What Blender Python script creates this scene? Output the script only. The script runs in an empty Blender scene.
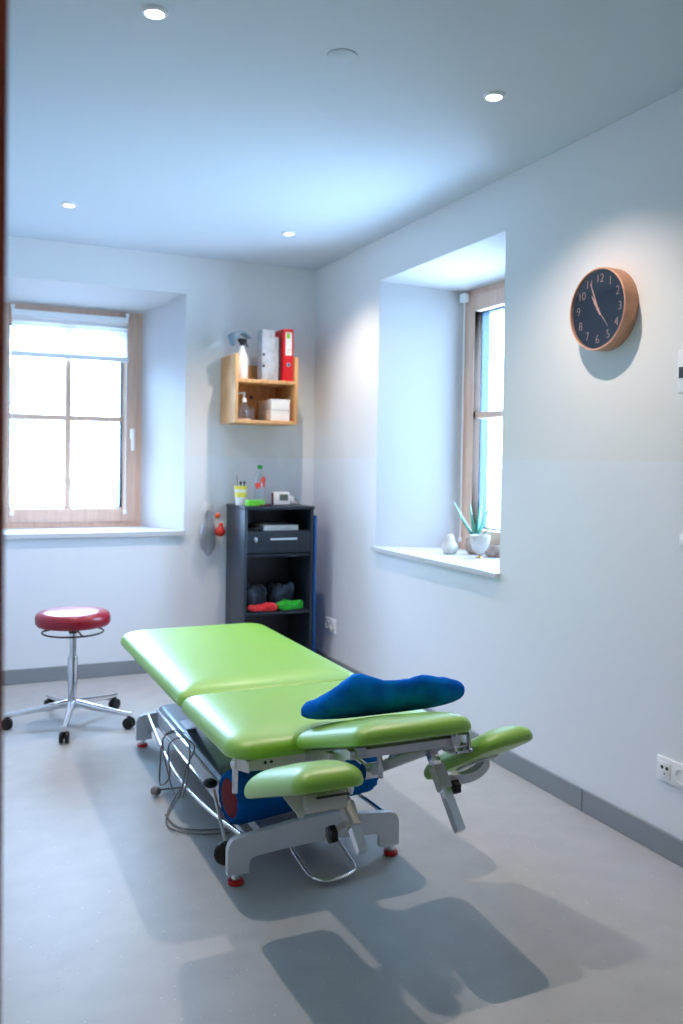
import bpy, bmesh, math, random
from mathutils import Vector, Matrix, Euler, noise as mnoise
random.seed(7)
PI = math.pi
C = bpy.context.scene.collection
sc = bpy.context.scene

# ------------------------------------------------------------------ materials
def srgb(r, g, b):
    f = lambda c: (c/255/12.92) if c/255 <= .04045 else ((c/255+.055)/1.055)**2.4
    return (f(r), f(g), f(b), 1)
def mat(name, col, rough=.5, metal=0, spec=.5, noise=None, bump=None, coat=0, sheen=0, trans=0, ior=1.45, emit=None):
    """noise=(scale, colour2, lo, hi, stretch)  bump=(scale, strength)"""
    m = bpy.data.materials.new(name); m.use_nodes = True
    nt = m.node_tree; b = nt.nodes['Principled BSDF']
    b.inputs['Base Color'].default_value = col
    b.inputs['Roughness'].default_value = rough
    b.inputs['Metallic'].default_value = metal
    b.inputs['Specular IOR Level'].default_value = spec
    b.inputs['Coat Weight'].default_value = coat
    b.inputs['Coat Roughness'].default_value = .38
    b.inputs['Sheen Weight'].default_value = sheen
    b.inputs['Transmission Weight'].default_value = trans
    b.inputs['IOR'].default_value = ior
    if emit:
        b.inputs['Emission Color'].default_value = emit[0]; b.inputs['Emission Strength'].default_value = emit[1]
    tc = nt.nodes.new('ShaderNodeTexCoord')
    if noise:
        s, c2, lo, hi, st = noise
        mp = nt.nodes.new('ShaderNodeMapping'); mp.inputs['Scale'].default_value = st
        n = nt.nodes.new('ShaderNodeTexNoise'); n.inputs['Scale'].default_value = s; n.inputs['Detail'].default_value = 4
        r = nt.nodes.new('ShaderNodeValToRGB')
        r.color_ramp.elements[0].position = lo; r.color_ramp.elements[0].color = col
        r.color_ramp.elements[1].position = hi; r.color_ramp.elements[1].color = c2
        nt.links.new(tc.outputs['Object'], mp.inputs['Vector']); nt.links.new(mp.outputs[0], n.inputs['Vector'])
        nt.links.new(n.outputs[0], r.inputs[0]); nt.links.new(r.outputs[0], b.inputs['Base Color'])
    if bump:
        n = nt.nodes.new('ShaderNodeTexNoise'); n.inputs['Scale'].default_value = bump[0]; n.inputs['Detail'].default_value = 5
        bp = nt.nodes.new('ShaderNodeBump'); bp.inputs['Strength'].default_value = bump[1]; bp.inputs['Distance'].default_value = .01
        nt.links.new(tc.outputs['Object'], n.inputs['Vector']); nt.links.new(n.outputs[0], bp.inputs['Height'])
        nt.links.new(bp.outputs[0], b.inputs['Normal'])
    return m
def glassmat(name, tint=(1,1,1,1), refl=.06, gain=.5):
    m = bpy.data.materials.new(name); m.use_nodes = True; nt = m.node_tree
    for n in list(nt.nodes): nt.nodes.remove(n)
    o = nt.nodes.new('ShaderNodeOutputMaterial'); t = nt.nodes.new('ShaderNodeBsdfTransparent'); t.inputs[0].default_value = tint
    g = nt.nodes.new('ShaderNodeBsdfGlossy'); g.inputs['Roughness'].default_value = .02
    mx = nt.nodes.new('ShaderNodeMixShader'); lw = nt.nodes.new('ShaderNodeLayerWeight'); lw.inputs[0].default_value = .25
    mm = nt.nodes.new('ShaderNodeMath'); mm.operation = 'MULTIPLY_ADD'; mm.inputs[1].default_value = gain; mm.inputs[2].default_value = refl
    nt.links.new(lw.outputs['Facing'], mm.inputs[0]); nt.links.new(mm.outputs[0], mx.inputs[0])
    nt.links.new(t.outputs[0], mx.inputs[1]); nt.links.new(g.outputs[0], mx.inputs[2]); nt.links.new(mx.outputs[0], o.inputs[0])
    return m

def wallpaint(name):
    # two coats of paint: matt above 1.35 m, washable satin enamel below
    m = mat(name, srgb(225, 224, 222), .9, bump=(90, .04))
    nt = m.node_tree; b = nt.nodes['Principled BSDF']
    g = nt.nodes.new('ShaderNodeNewGeometry'); s = nt.nodes.new('ShaderNodeSeparateXYZ')
    l = nt.nodes.new('ShaderNodeMath'); l.operation = 'LESS_THAN'; l.inputs[1].default_value = 1.348
    nt.links.new(g.outputs['Position'], s.inputs[0]); nt.links.new(s.outputs['Z'], l.inputs[0])
    mc = nt.nodes.new('ShaderNodeMix'); mc.data_type = 'RGBA'
    mc.inputs[6].default_value = srgb(234, 234, 233); mc.inputs[7].default_value = srgb(233, 236, 240)
    nt.links.new(l.outputs[0], mc.inputs[0]); nt.links.new(mc.outputs[2], b.inputs['Base Color'])
    mr = nt.nodes.new('ShaderNodeMix'); mr.data_type = 'FLOAT'; mr.inputs[2].default_value = .9; mr.inputs[3].default_value = .5
    nt.links.new(l.outputs[0], mr.inputs[0]); nt.links.new(mr.outputs[0], b.inputs['Roughness'])
    return m
M = {}
M['wall'] = wallpaint('wall_paint')
M['ceil'] = mat('ceiling_paint', srgb(210, 216, 223), .95)
M['reveal'] = mat('reveal_paint', srgb(206, 204, 204), .8)
M['greywall'] = mat('grey_wall_paint', srgb(186, 190, 196), .8)
M['sill'] = mat('sill_stone', srgb(205, 207, 210), .3)
M['base'] = mat('baseboard_vinyl', srgb(140, 147, 152), .5)
M['seam'] = mat('seam_grey', srgb(115, 120, 124), .6)
M['winwood'] = mat('window_wood', srgb(226, 192, 170), .45, noise=(6, srgb(212, 176, 154), .35, .7, (8, 8, .6)))
M['winalu'] = mat('window_outer_metal', srgb(22, 52, 72), .5)
M['doorwood'] = mat('door_wood', srgb(150, 78, 56), .45, noise=(8, srgb(120, 60, 42), .35, .7, (9, 9, .5)), spec=.15)
M['glass'] = glassmat('window_glass')
M['clearplastic'] = glassmat('clear_plastic', (.86, .90, .92, 1), .16)
M['greyclear'] = glassmat('clear_grey_bag', (.80, .81, .84, 1), .15)
M['white'] = mat('white_plastic', srgb(240, 241, 242), .35)
M['whitematt'] = mat('white_card', srgb(240, 238, 235), .8)
M['black'] = mat('black_plastic', srgb(18, 18, 20), .4)
M['darkhole'] = mat('dark_recess', srgb(60, 62, 64), .6)
M['green'] = mat('lime_vinyl', srgb(128, 184, 26), .5, spec=1.0, coat=1, bump=(260, .05))
M['chrome'] = mat('chrome', (.80, .81, .83, 1), .12, 1)
M['steel'] = mat('brushed_steel', (.62, .64, .66, 1), .3, 1)
M['silver'] = mat('silver_lacquer', srgb(214, 217, 222), .4, .1)
M['beige'] = mat('pale_bracket_lacquer', srgb(205, 202, 196), .45)
M['deck'] = mat('base_cover_metal', srgb(150, 165, 178), .18, .75)
M['red'] = mat('red_rubber', srgb(190, 28, 30), .4)
M['seatred'] = mat('dark_red_vinyl', srgb(150, 20, 42), .28, spec=.6)
M['roll'] = mat('blue_roll_fabric', srgb(0, 92, 160), .9, spec=.1, bump=(60, .4))
M['rollcap'] = mat('dark_red_fabric', srgb(110, 20, 30), .8)
M['pillow'] = mat('blue_plush', srgb(10, 120, 226), .95, spec=.1, noise=(10, srgb(4, 96, 200), .42, .62, (1, 1, 1)), bump=(22, .5))
M['cab'] = mat('dark_blue_grey_laminate', srgb(44, 54, 66), .38, noise=(70, srgb(38, 48, 60), .4, .6, (1, 1, 1)))
M['pine'] = mat('pine', srgb(226, 178, 122), .5, noise=(5, srgb(205, 148, 92), .35, .7, (10, 1.2, 1.2)))
M['knot'] = mat('pine_knot', srgb(140, 90, 50), .6)
M['copper'] = mat('rose_gold', srgb(232, 176, 150), .4, .25)
M['clockrim'] = mat('clock_wood_look_rim', srgb(198, 148, 118), .45, .15)
M['face'] = mat('clock_face', srgb(12, 15, 24), .6, spec=.2)
M['cglass'] = glassmat('clock_glass', (.95, .97, 1, 1), .04, .08)
M['aloe'] = mat('aloe_leaf', srgb(72, 140, 118), .45, noise=(20, srgb(110, 170, 140), .4, .7, (1, 1, .3)))
M['ceramic'] = mat('cream_ceramic', srgb(196, 192, 184), .4, noise=(14, srgb(160, 150, 136), .45, .75, (1, 1, 1)), bump=(14, .5))
M['potbrown'] = mat('speckled_clay', srgb(140, 116, 100), .7, noise=(40, srgb(176, 160, 148), .4, .6, (1, 1, 1)), bump=(30, .4))
M['gold'] = mat('gold_base', srgb(214, 172, 110), .3, .8)
M['soil'] = mat('soil', srgb(70, 55, 42), .95)
M['binderred'] = mat('binder_red', srgb(214, 24, 34), .4)
M['marble'] = mat('binder_marble', srgb(192, 200, 208), .6, noise=(18, srgb(168, 178, 188), .4, .65, (1, 1, 1)))
M['labelgreen'] = mat('label_green', srgb(150, 205, 70), .6)
M['greycloth'] = mat('grey_cloth', srgb(120, 138, 150), .95, bump=(40, .6))
M['jean'] = mat('blue_grey_cloth', srgb(92, 106, 124), .95, noise=(12, srgb(52, 60, 74), .4, .6, (1, 1, 1)), bump=(40, .6))
M['redcloth'] = mat('red_cloth', srgb(214, 36, 48), .85, sheen=.3)
M['greencloth'] = mat('green_cloth', srgb(20, 170, 40), .85, sheen=.3)
M['brightgreen'] = mat('green_plastic', srgb(110, 205, 50), .4)
M['capgreen'] = mat('cap_green', srgb(40, 140, 60), .4)
M['labelred'] = mat('label_red', srgb(235, 90, 78), .6)
M['yellow'] = mat('yellow_band', srgb(236, 226, 90), .6)
M['orange'] = mat('orange_rubber', srgb(240, 84, 20), .4)
M['redrubber'] = mat('bulb_red_rubber', srgb(205, 50, 36), .4)
M['lcd'] = mat('lcd', srgb(112, 128, 122), .3)
M['lcddark'] = mat('lcd_digits', srgb(40, 50, 50), .5)
M['matblue'] = mat('exercise_mat_blue', srgb(10, 90, 170), .6)
M['cord'] = mat('grey_cord', srgb(120, 116, 114), .5)
M['brownred'] = mat('dark_red_plastic', srgb(96, 28, 30), .4)
M['blind'] = None
M['facade'] = mat('neighbour_plaster', srgb(226, 224, 220), .9)
M['roof'] = mat('neighbour_roof', srgb(130, 140, 152), .8)
M['ext'] = mat('street', srgb(118, 118, 118), .9)
M['lamp'] = mat('lamp_diffuser', (1, 1, 1, 1), .5, emit=((1, .93, .82, 1), 14))

def floor_mat():
    m = mat('linoleum', srgb(176, 175, 174), .46, spec=.55)
    nt = m.node_tree; b = nt.nodes['Principled BSDF']; tc = nt.nodes.new('ShaderNodeTexCoord')
    v = nt.nodes.new('ShaderNodeTexVoronoi'); v.inputs['Scale'].default_value = 42
    r = nt.nodes.new('ShaderNodeValToRGB'); e = r.color_ramp.elements
    e[0].position = .06; e[0].color = (1, 1, 1, 1); e[1].position = .12; e[1].color = (0, 0, 0, 1)
    n = nt.nodes.new('ShaderNodeTexNoise'); n.inputs['Scale'].default_value = 9; n.inputs['Detail'].default_value = 6
    r2 = nt.nodes.new('ShaderNodeValToRGB'); r2.color_ramp.elements[0].position = .3; r2.color_ramp.elements[1].position = .7
    r2.color_ramp.elements[0].color = srgb(172, 173, 174); r2.color_ramp.elements[1].color = srgb(181, 182, 182)
    n3 = nt.nodes.new('ShaderNodeTexNoise'); n3.inputs['Scale'].default_value = 25
    r3 = nt.nodes.new('ShaderNodeValToRGB'); r3.color_ramp.elements[0].position = .45; r3.color_ramp.elements[1].position = .55
    r3.color_ramp.elements[0].color = srgb(150, 152, 154); r3.color_ramp.elements[1].color = srgb(214, 214, 212)
    mx = nt.nodes.new('ShaderNodeMix'); mx.data_type = 'RGBA'
    for q in (v, n, n3): nt.links.new(tc.outputs['Object'], q.inputs['Vector'])
    nt.links.new(v.outputs['Distance'], r.inputs[0]); nt.links.new(n.outputs[0], r2.inputs[0]); nt.links.new(n3.outputs[0], r3.inputs[0])
    nt.links.new(r.outputs[0], mx.inputs[0]); nt.links.new(r2.outputs[0], mx.inputs[6]); nt.links.new(r3.outputs[0], mx.inputs[7])
    nt.links.new(mx.outputs[2], b.inputs['Base Color'])
    return m
M['floor'] = floor_mat()
def blind_mat():
    m = bpy.data.materials.new('blind_fabric'); m.use_nodes = True; nt = m.node_tree
    b = nt.nodes['Principled BSDF']; b.inputs['Base Color'].default_value = srgb(244, 246, 248); b.inputs['Roughness'].default_value = .9
    t = nt.nodes.new('ShaderNodeBsdfTranslucent'); t.inputs[0].default_value = srgb(244, 246, 248)
    mx = nt.nodes.new('ShaderNodeMixShader'); mx.inputs[0].default_value = .6
    nt.links.new(b.outputs[0], mx.inputs[1]); nt.links.new(t.outputs[0], mx.inputs[2])
    nt.links.new(mx.outputs[0], nt.nodes['Material Output'].inputs[0])
    return m
M['blind'] = blind_mat()

# ------------------------------------------------------------------ geometry helpers (all in room coordinates)
I4 = Matrix.Identity(4)
def BM(): return bmesh.new()
def T(x, y, z): return Matrix.Translation((x, y, z))
def R(a, ax): return Matrix.Rotation(math.radians(a), 4, ax)
def box(bm, x0, x1, y0, y1, z0, z1, bev=0, mtx=I4, seg=2):
    r = bmesh.ops.create_cube(bm, size=1)
    vs = r['verts']
    for v in vs: v.co = Vector(((x0+x1)/2+v.co.x*(x1-x0), (y0+y1)/2+v.co.y*(y1-y0), (z0+z1)/2+v.co.z*(z1-z0)))
    if bev:
        es = list({e for v in vs for e in v.link_edges})
        g = bmesh.ops.bevel(bm, geom=es, offset=bev, segments=seg, affect='EDGES', profile=.5)
        vs = list({v for f in g['faces'] for v in f.verts} | {v for v in vs if v.is_valid})
    bmesh.ops.transform(bm, matrix=mtx, verts=vs)
    return vs
def quad(bm, *pts): return bm.faces.new([bm.verts.new(p) for p in pts])
def lathe(bm, prof, mtx=I4, n=32, sx=1, sy=1):
    """prof: list of (r, z)."""
    rings = []
    for r, z in prof:
        if r < 1e-6: rings.append([bm.verts.new(mtx @ Vector((0, 0, z)))])
        else: rings.append([bm.verts.new(mtx @ Vector((r*sx*math.cos(2*PI*i/n), r*sy*math.sin(2*PI*i/n), z))) for i in range(n)])
    for a, b in zip(rings, rings[1:]):
        for i in range(n):
            j = (i+1) % n
            if len(a) == 1 and len(b) == 1: continue
            if len(a) == 1: bm.faces.new((a[0], b[j], b[i])) if False else bm.faces.new((a[0], b[i], b[j]))
            elif len(b) == 1: bm.faces.new((a[i], a[j], b[0]))
            else: bm.faces.new((a[i], a[j], b[j], b[i]))
    A, B = rings[0], rings[-1]
    if len(A) > 1 and len(B) > 1:
        for i in range(n): bm.faces.new((B[i], B[(i+1) % n], A[(i+1) % n], A[i]))
    else:
        for g in (A, B):
            if len(g) > 1: bm.faces.new(g)
def smooth_path(pts, k=6, closed=False):
    P = [Vector(p) for p in pts]; out = []; n = len(P)
    rng = n if closed else n-1
    for i in range(rng):
        p0 = P[(i-1) % n] if closed or i > 0 else P[0]*2-P[1]
        p1 = P[i]; p2 = P[(i+1) % n]; p3 = P[(i+2) % n] if closed or i+2 < n else P[-1]*2-P[-2]
        for j in range(k):
            t = j/k
            out.append(.5*((2*p1)+(p2-p0)*t+(2*p0-5*p1+4*p2-p3)*t*t+(3*p1-p0-3*p2+p3)*t**3))
    if not closed: out.append(P[-1])
    return out
def tube(bm, pts, r, n=10, closed=False, square=False, rs=None, up=None):
    P = [Vector(p) for p in pts]; m = len(P); rings = []
    if square: n = 4
    prev = None
    for i in range(m):
        if closed: t = (P[(i+1) % m]-P[i-1]).normalized()
        else: t = (P[min(i+1, m-1)]-P[max(i-1, 0)]).normalized()
        if prev is None:
            a = Vector(up) if up else (Vector((0, 0, 1)) if abs(t.z) < .9 else Vector((0, 1, 0)))
            u = (a-t*a.dot(t)).normalized()
        else: u = (prev-t*prev.dot(t)).normalized()
        prev = u; w = t.cross(u); rr = rs[i] if rs else r
        off = PI/4 if square else 0
        rr2 = rr*(math.sqrt(2) if square else 1)
        rings.append([bm.verts.new(P[i]+rr2*(math.cos(off+2*PI*k/n)*u+math.sin(off+2*PI*k/n)*w)) for k in range(n)])
    for i in range(m if closed else m-1):
        a = rings[i]; b = rings[(i+1) % m]
        for k in range(n): bm.faces.new((a[k], a[(k+1) % n], b[(k+1) % n], b[k]))
    if not closed: bm.faces.new(rings[0][::-1]); bm.faces.new(rings[-1])
def prism(bm, pts, d0, d1, axis='y', mtx=I4):
    """polygon of (a,b) extruded along axis; axis y: (x,z), axis z: (x,y), axis x: (y,z)"""
    def p(a, b, d):
        v = {'y': (a, d, b), 'z': (a, b, d), 'x': (d, a, b)}[axis]
        return mtx @ Vector(v)
    A = [bm.verts.new(p(a, b, d0)) for a, b in pts]; B = [bm.verts.new(p(a, b, d1)) for a, b in pts]
    bm.faces.new(A); bm.faces.new(B[::-1]); n = len(pts)
    for i in range(n): bm.faces.new((A[i], B[i], B[(i+1) % n], A[(i+1) % n]))
def rrect(w, l, r, n=8):
    out = []
    if not isinstance(r, (tuple, list)): r = (r,)*4
    for (sx_, sy_, a0), q in zip(((1, 1, 0), (-1, 1, 90), (-1, -1, 180), (1, -1, 270)), r):
        cx, cy = sx_*(w/2-q), sy_*(l/2-q)
        for i in range(n+1):
            a = math.radians(a0+90*i/n); out.append((cx+q*math.cos(a), cy+q*math.sin(a)))
    return out
def pad(bm, w, l, t, r, er, mtx, crown=.003, under=.012, pw=2.0):
    """upholstered cushion: rounded rectangle, flat underside, domed rounded top edge.
    r: corner radius or (far right, far left, near left, near right)"""
    er = min(er, min(w, l)/2-.004)
    prof = [(under/er, 0), (under*.3/er, under*.3), (0, under), (0, under+.006)]
    h0 = under+.006
    for i in range(1, 13):
        a = i/12*PI/2; k = 1-math.cos(a)
        prof.append((k, h0+(t-h0)*(1-(1-k)**pw)**(1/pw)))
    out = rrect(w, l, r, 10)
    core = [(max(-w/2+er, min(w/2-er, x)), max(-l/2+er, min(l/2-er, y))) for x, y in out]
    rings = [[bm.verts.new(mtx @ Vector((x+(cx-x)*k, y+(cy-y)*k, z))) for (x, y), (cx, cy) in zip(out, core)] for k, z in prof]
    for k in (.3, .6, .9):
        rings.append([bm.verts.new(mtx @ Vector((cx*(1-k), cy*(1-k), t+crown*math.sin(k*PI/2)**2))) for cx, cy in core])
    n = len(out)
    bm.faces.new(rings[0][::-1]); bm.faces.new(rings[-1])
    for a, b in zip(rings, rings[1:]):
        for i in range(n): bm.faces.new((a[i], a[(i+1) % n], b[(i+1) % n], b[i]))

def rootloc(o):
    while o.parent: o = o.parent
    return Vector(o.location)
def build(name, bm, m, parent=None, base=None, flat=False, angle=40):
    bmesh.ops.remove_doubles(bm, verts=bm.verts, dist=1e-5)
    bmesh.ops.recalc_face_normals(bm, faces=bm.faces)
    off = rootloc(parent) if parent else (Vector(base) if base is not None else Vector((0, 0, 0)))
    bmesh.ops.translate(bm, vec=-off, verts=bm.verts)
    me = bpy.data.meshes.new(name); bm.to_mesh(me); bm.free()
    o = bpy.data.objects.new(name, me); C.objects.link(o)
    me.materials.append(m)
    if not flat:
        me.polygons.foreach_set('use_smooth', [True]*len(me.polygons)); me.set_sharp_from_angle(angle=math.radians(angle))
    if parent: o.parent = parent
    elif base is not None: o.location = base
    return o
def tag(o, label, cat, group=None):
    o['label'] = label; o['category'] = cat
    if group: o['group'] = group
    return o
def thing(name, label, cat, loc, group=None):
    o = bpy.data.objects.new(name, None); C.objects.link(o); o.location = loc; o.empty_display_size = .05
    return tag(o, label, cat, group)
def struct(name, bm, m, parent=None, flat=True):
    o = build(name, bm, m, parent, flat=flat)
    if not parent: o['kind'] = 'structure'
    return o
def copy_thing(root, loc, label):
    r = root.copy(); C.objects.link(r); r.location = loc; r['label'] = label
    for ch in list(root.children):
        c = ch.copy(); C.objects.link(c); c.parent = r
        for g in list(ch.children):
            d = g.copy(); C.objects.link(d); d.parent = c
    return r
def tp(o, v): return o

# ------------------------------------------------------------------ room
XR, YB, YF, XL, H = 2.248, 5.405, -.35, .03, 2.6
TH = .55
def wall_with_window(name, axis, P, lo, hi, out, win, deep, zin):
    """axis 'y': wall plane y=P along x; axis 'x': wall plane x=P along y. win=(a0,a1,z0,z1) at room face,
       deep=(b0,b1,c0,c1,d) opening at depth d. out = thickness."""
    bm = BM()
    def p(a, z, d): return (a, P+d, z) if axis == 'y' else (P+d, a, z)
    a0, a1, z0, z1 = win; b0, b1, c0, c1, dd = deep
    def ring(a0, a1, z0, z1, d): return [p(a0, z0, d), p(a1, z0, d), p(a1, z1, d), p(a0, z1, d)]
    loops = [ring(lo, hi, -.02, H+.02, 0), ring(a0, a1, z0, z1, 0), ring(b0, b1, c0, c1, dd), ring(b0, b1, c0, c1, out), ring(lo, hi, -.02, H+.02, out)]
    vl = [[bm.verts.new(q) for q in L] for L in loops]
    for A, B in zip(vl, vl[1:]+vl[:1]):
        for i in range(4): bm.faces.new((A[i], A[(i+1) % 4], B[(i+1) % 4], B[i]))
    return struct(name, bm, M['wall'])
bm = BM(); box(bm, -1.9, XR+.0, YF, YB, -.1, 0); struct('floor', bm, M['floor'])
bm = BM(); box(bm, -1.9, XR, YF, YB, H, H+.15); struct('ceiling', bm, M['ceil'])
# reveals darkened in colour to offset window glare, handled as second slot
def reveal_paint(o):
    o.data.materials.append(M['reveal'])
    for f in o.data.polygons[4:12]: f.material_index = 1
w = wall_with_window('wall_back', 'y', YB, XL-.15, XR+TH, TH, (.075, 1.371, .855, 2.365), (.24, 1.185, .878, 2.285, .42), 0); reveal_paint(w)
w = wall_with_window('wall_right', 'x', XR, YF-.15, YB, TH, (3.236, 4.463, .845-.02, 2.36), (3.44, 4.26, .845, 2.30, .44), 0); reveal_paint(w)
# left wall with the doorway the picture is taken from
bm = BM(); box(bm, XL-.15, XL, .93, YB, 0, H); box(bm, XL-.15, XL, -.35, .93, 2.1, H); struct('wall_left', bm, M['greywall'])
bm = BM(); box(bm, -1.9, XR+TH, YF-.15, YF, 0, H); struct('wall_front', bm, M['greywall'])
bm = BM(); box(bm, -2.0, -1.9, YF, 2.2, 0, H); box(bm, -1.9, XL-.15, 2.1, 2.2, 0, H); struct('wall_corridor', bm, M['wall'])
# door frame: jamb and casing round the doorway
bm = BM()
box(bm, XL-.152, XL+.0, .90, .93, 0, 2.1)
box(bm, XL, XL+.023, .90, .99, 0, 2.16, .004)
box(bm, XL, XL+.026, YF, .99, 2.1, 2.16, .004)
box(bm, XL-.152, XL, YF, .90, 2.07, 2.1)
struct('door_1', bm, M['doorwood'])
# baseboards
bm = BM(); box(bm, XL, XR, YB-.012, YB, 0, .086, .003); struct('baseboard_back', bm, M['base'])
bm = BM(); box(bm, XR-.012, XR, YF, YB-.012, 0, .086, .003)
o = struct('baseboard_right', bm, M['base'])
bm = BM(); box(bm, XR-.0135, XR-.011, 2.64, 2.645, .0, .087); build('joint', bm, M['seam'], o)
bm = BM(); box(bm, XL, XL+.012, .99, YB-.012, 0, .086, .003); struct('baseboard_left', bm, M['base'])

# sills (setting trim)
def sill(name, pts, z0, z1, bev=.004):
    bm = BM(); prism(bm, pts, z0, z1, 'z'); struct(name, bm, M['sill'])
sill('trim_1', [(.06, YB-.028), (1.376, YB-.028), (1.376, YB-.001), (1.19, YB+.43), (.235, YB+.43), (.06, YB-.001)], .852, .880)
sill('trim_2', [(XR-.028, 3.226), (XR-.028, 4.468), (XR-.001, 4.468), (XR+.45, 4.262), (XR+.45, 3.438), (XR-.001, 3.226)], .825, .846)

# ------------------------------------------------------------------ windows
def window(name, mtx, W, z0, z1, mull, rail):
    """local: x along wall 0..W, y 0 = room-side face of frame, +y outward"""
    def P(bm): bmesh.ops.transform(bm, matrix=mtx, verts=bm.verts); return bm
    bm = BM(); f = .045
    box(bm, 0, f, 0, .07, z0, z1); box(bm, W-f, W, 0, .07, z0, z1); box(bm, f, W-f, 0, .07, z0, z0+f); box(bm, f, W-f, 0, .07, z1-f, z1)
    o = struct(name, P(bm), M['winwood'])
    s = .088; a, b, c, d = f-.01, W-f+.01, z0+f-.01, z1-f+.01
    bm = BM()
    for q in ((a, a+s, c, d), (b-s, b, c, d), (a+s, b-s, c, c+s), (a+s, b-s, d-s, d)): box(bm, q[0], q[1], -.012, .04, q[2], q[3], .004)
    build('sash', P(bm), M['winwood'], o)
    bm = BM(); box(bm, mull-.019, mull+.019, .0, .035, c+s, d-s, .003); box(bm, a+s, b-s, .002, .033, rail-.018, rail+.018, .003)
    build('glazing_bar', P(bm), M['winwood'], o)
    bm = BM()
    for q in ((a+s-.003, a+s+.008, c+s, d-s), (b-s-.008, b-s+.003, c+s, d-s), (a+s, b-s, c+s-.003, c+s+.008), (a+s, b-s, d-s-.008, d-s+.003)): box(bm, q[0], q[1], .036, .088, q[2], q[3])
    build('outer_trim', P(bm), M['winalu'], o)
    bm = BM(); box(bm, a+s-.003, b-s+.003, .038, .042, c+s-.003, d-s+.003); build('glass', P(bm), M['glass'], o)
    return o, (a+s, b-s, c+s, d-s)
ML = T(.24, YB+.42, 0)
w1, g1 = window('window_1', ML, .945, .880, 2.285, .478, 1.582)
MR = T(XR+.44, 4.26, 0) @ R(-90, 'Z')
w2, g2 = window('window_2', MR, .82, .846, 2.30, .41, 1.598)
def window_handle(par, mtx, x, z):
    bm = BM(); box(bm, x-.014, x+.014, -.026, -.012, z-.035, z+.035, .004); box(bm, x-.009, x+.009, -.05, -.026, z+.01, z+.028, .003)
    box(bm, x-.010, x+.010, -.058, -.044, z-.11, z+.03, .005); bmesh.ops.transform(bm, matrix=mtx, verts=bm.verts)
    build('handle', bm, M['white'], par)
window_handle(w1, ML, .88, 1.49)
window_handle(w2, MR, .76, 1.49)
# pleated blind on the left window
YW = YB+.42-.012
bl = thing('pleated_blind', 'white pleated blind pulled a quarter down over the left window', 'blind', (.72, YW, 1.95))
bm = BM(); box(bm, .372, 1.085, YW-.03, YW-.001, 2.205, 2.245, .003); build('headrail', bm, M['white'], bl)
bm = BM(); n = 16
zs = [2.205-(2.205-1.985)*i/n for i in range(n+1)]
L = [bm.verts.new((.374, YW-.010-(.012 if i % 2 else 0), z)) for i, z in enumerate(zs)]; Rr = [bm.verts.new((1.083, YW-.010-(.012 if i % 2 else 0), z)) for i, z in enumerate(zs)]
for i in range(n): bm.faces.new((L[i], Rr[i], Rr[i+1], L[i+1]))
build('pleated_fabric', bm, M['blind'], bl, flat=True)
bm = BM(); box(bm, .368, 1.089, YW-.028, YW-.004, 1.955, 1.987, .004); build('bottom_rail', bm, M['white'], bl)
for x in (.378, 1.079):
    bm = BM(); tube(bm, [(x, YW-.014, 2.25), (x, YW-.014, .985)], .0035, 6); build('cord', bm, M['white'], bl)
    bm = BM(); lathe(bm, [(0, 0), (.012, .002), (.014, .012), (.01, .028), (0, .03)], T(x, YW-.018, .962), 12); build('cord_tensioner', bm, M['white'], bl)
    bm = BM(); box(bm, x-.012, x+.012, YW-.032, YW-.001, 2.245, 2.272, .004); build('clip', bm, M['white'], bl)
# roller clip and cord on the right window
rb = thing('blind_cord', 'white clip and clear cord on the top corner of the right window', 'blind fitting', (XR+.44, 4.21, 2.25))
bm = BM(); box(bm, XR+.395, XR+.428, 4.19, 4.245, 2.235, 2.285, .006); build('clip', bm, M['white'], rb)
bm = BM(); tube(bm, [(XR+.415, 4.222, 2.236), (XR+.415, 4.222, .91)], .004, 6); build('cord', bm, M['white'], rb)
bm = BM(); lathe(bm, [(0, 0), (.010, .002), (.012, .012), (.006, .028), (0, .03)], T(XR+.415, 4.222, .886), 12); build('cord_tensioner', bm, M['white'], rb)

# ------------------------------------------------------------------ lights
def downlight(x, y, label=None):
    r = thing('ceiling_downlight', label or '', 'ceiling light', (x, y, H), 'recessed downlights in the ceiling')
    bm = BM(); lathe(bm, [(.024, -.001), (.028, -.010), (.036, -.007), (.039, 0)], T(x, y, H), 32); build('ring', bm, M['white'], r)
    bm = BM(); lathe(bm, [(0, -.0065), (.020, -.0065), (.026, -.004), (.026, -.0005), (0, -.0005)], T(x, y, H), 32); build('lamp_diffuser', bm, M['lamp'], r)
    return r
LX, LY = (.535, 1.715), (0, 2.51, 4.59)
lab = {(1, 0): 'round recessed downlight in the front left of the ceiling, above the foreground floor', (1, 1): 'round recessed downlight in the front right of the ceiling, nearest the clock wall',
       (2, 0): 'small round downlight at the back left of the ceiling, above the stool', (2, 1): 'small round downlight at the back right of the ceiling, before the dark cabinet'}
for j, y in enumerate(LY):
    for i, x in enumerate(LX):
        if j == 0: continue
        x += .025 if j == 2 else 0; y += .045 if (j, i) == (1, 1) else 0
        downlight(x, y, lab[(j, i)])
        ld = bpy.data.lights.new('downlight_beam', 'SPOT'); ld.energy = 50; ld.color = (1, .84, .72)
        ld.spot_size = math.radians(122); ld.spot_blend = 1; ld.shadow_soft_size = .012
        lo = bpy.data.objects.new('downlight_beam', ld); C.objects.link(lo); lo.location = (x, y, H-.02)
bm = BM(); lathe(bm, [(.0, -.006), (.040, -.006), (.047, -.003), (.048, 0)], T(1.125, 2.52, H), 32)
tag(build('ceiling_outlet_cover', bm, M['ceil'], base=None), 'flat white round cap on the ceiling between the two front downlights', 'cover cap')

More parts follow.
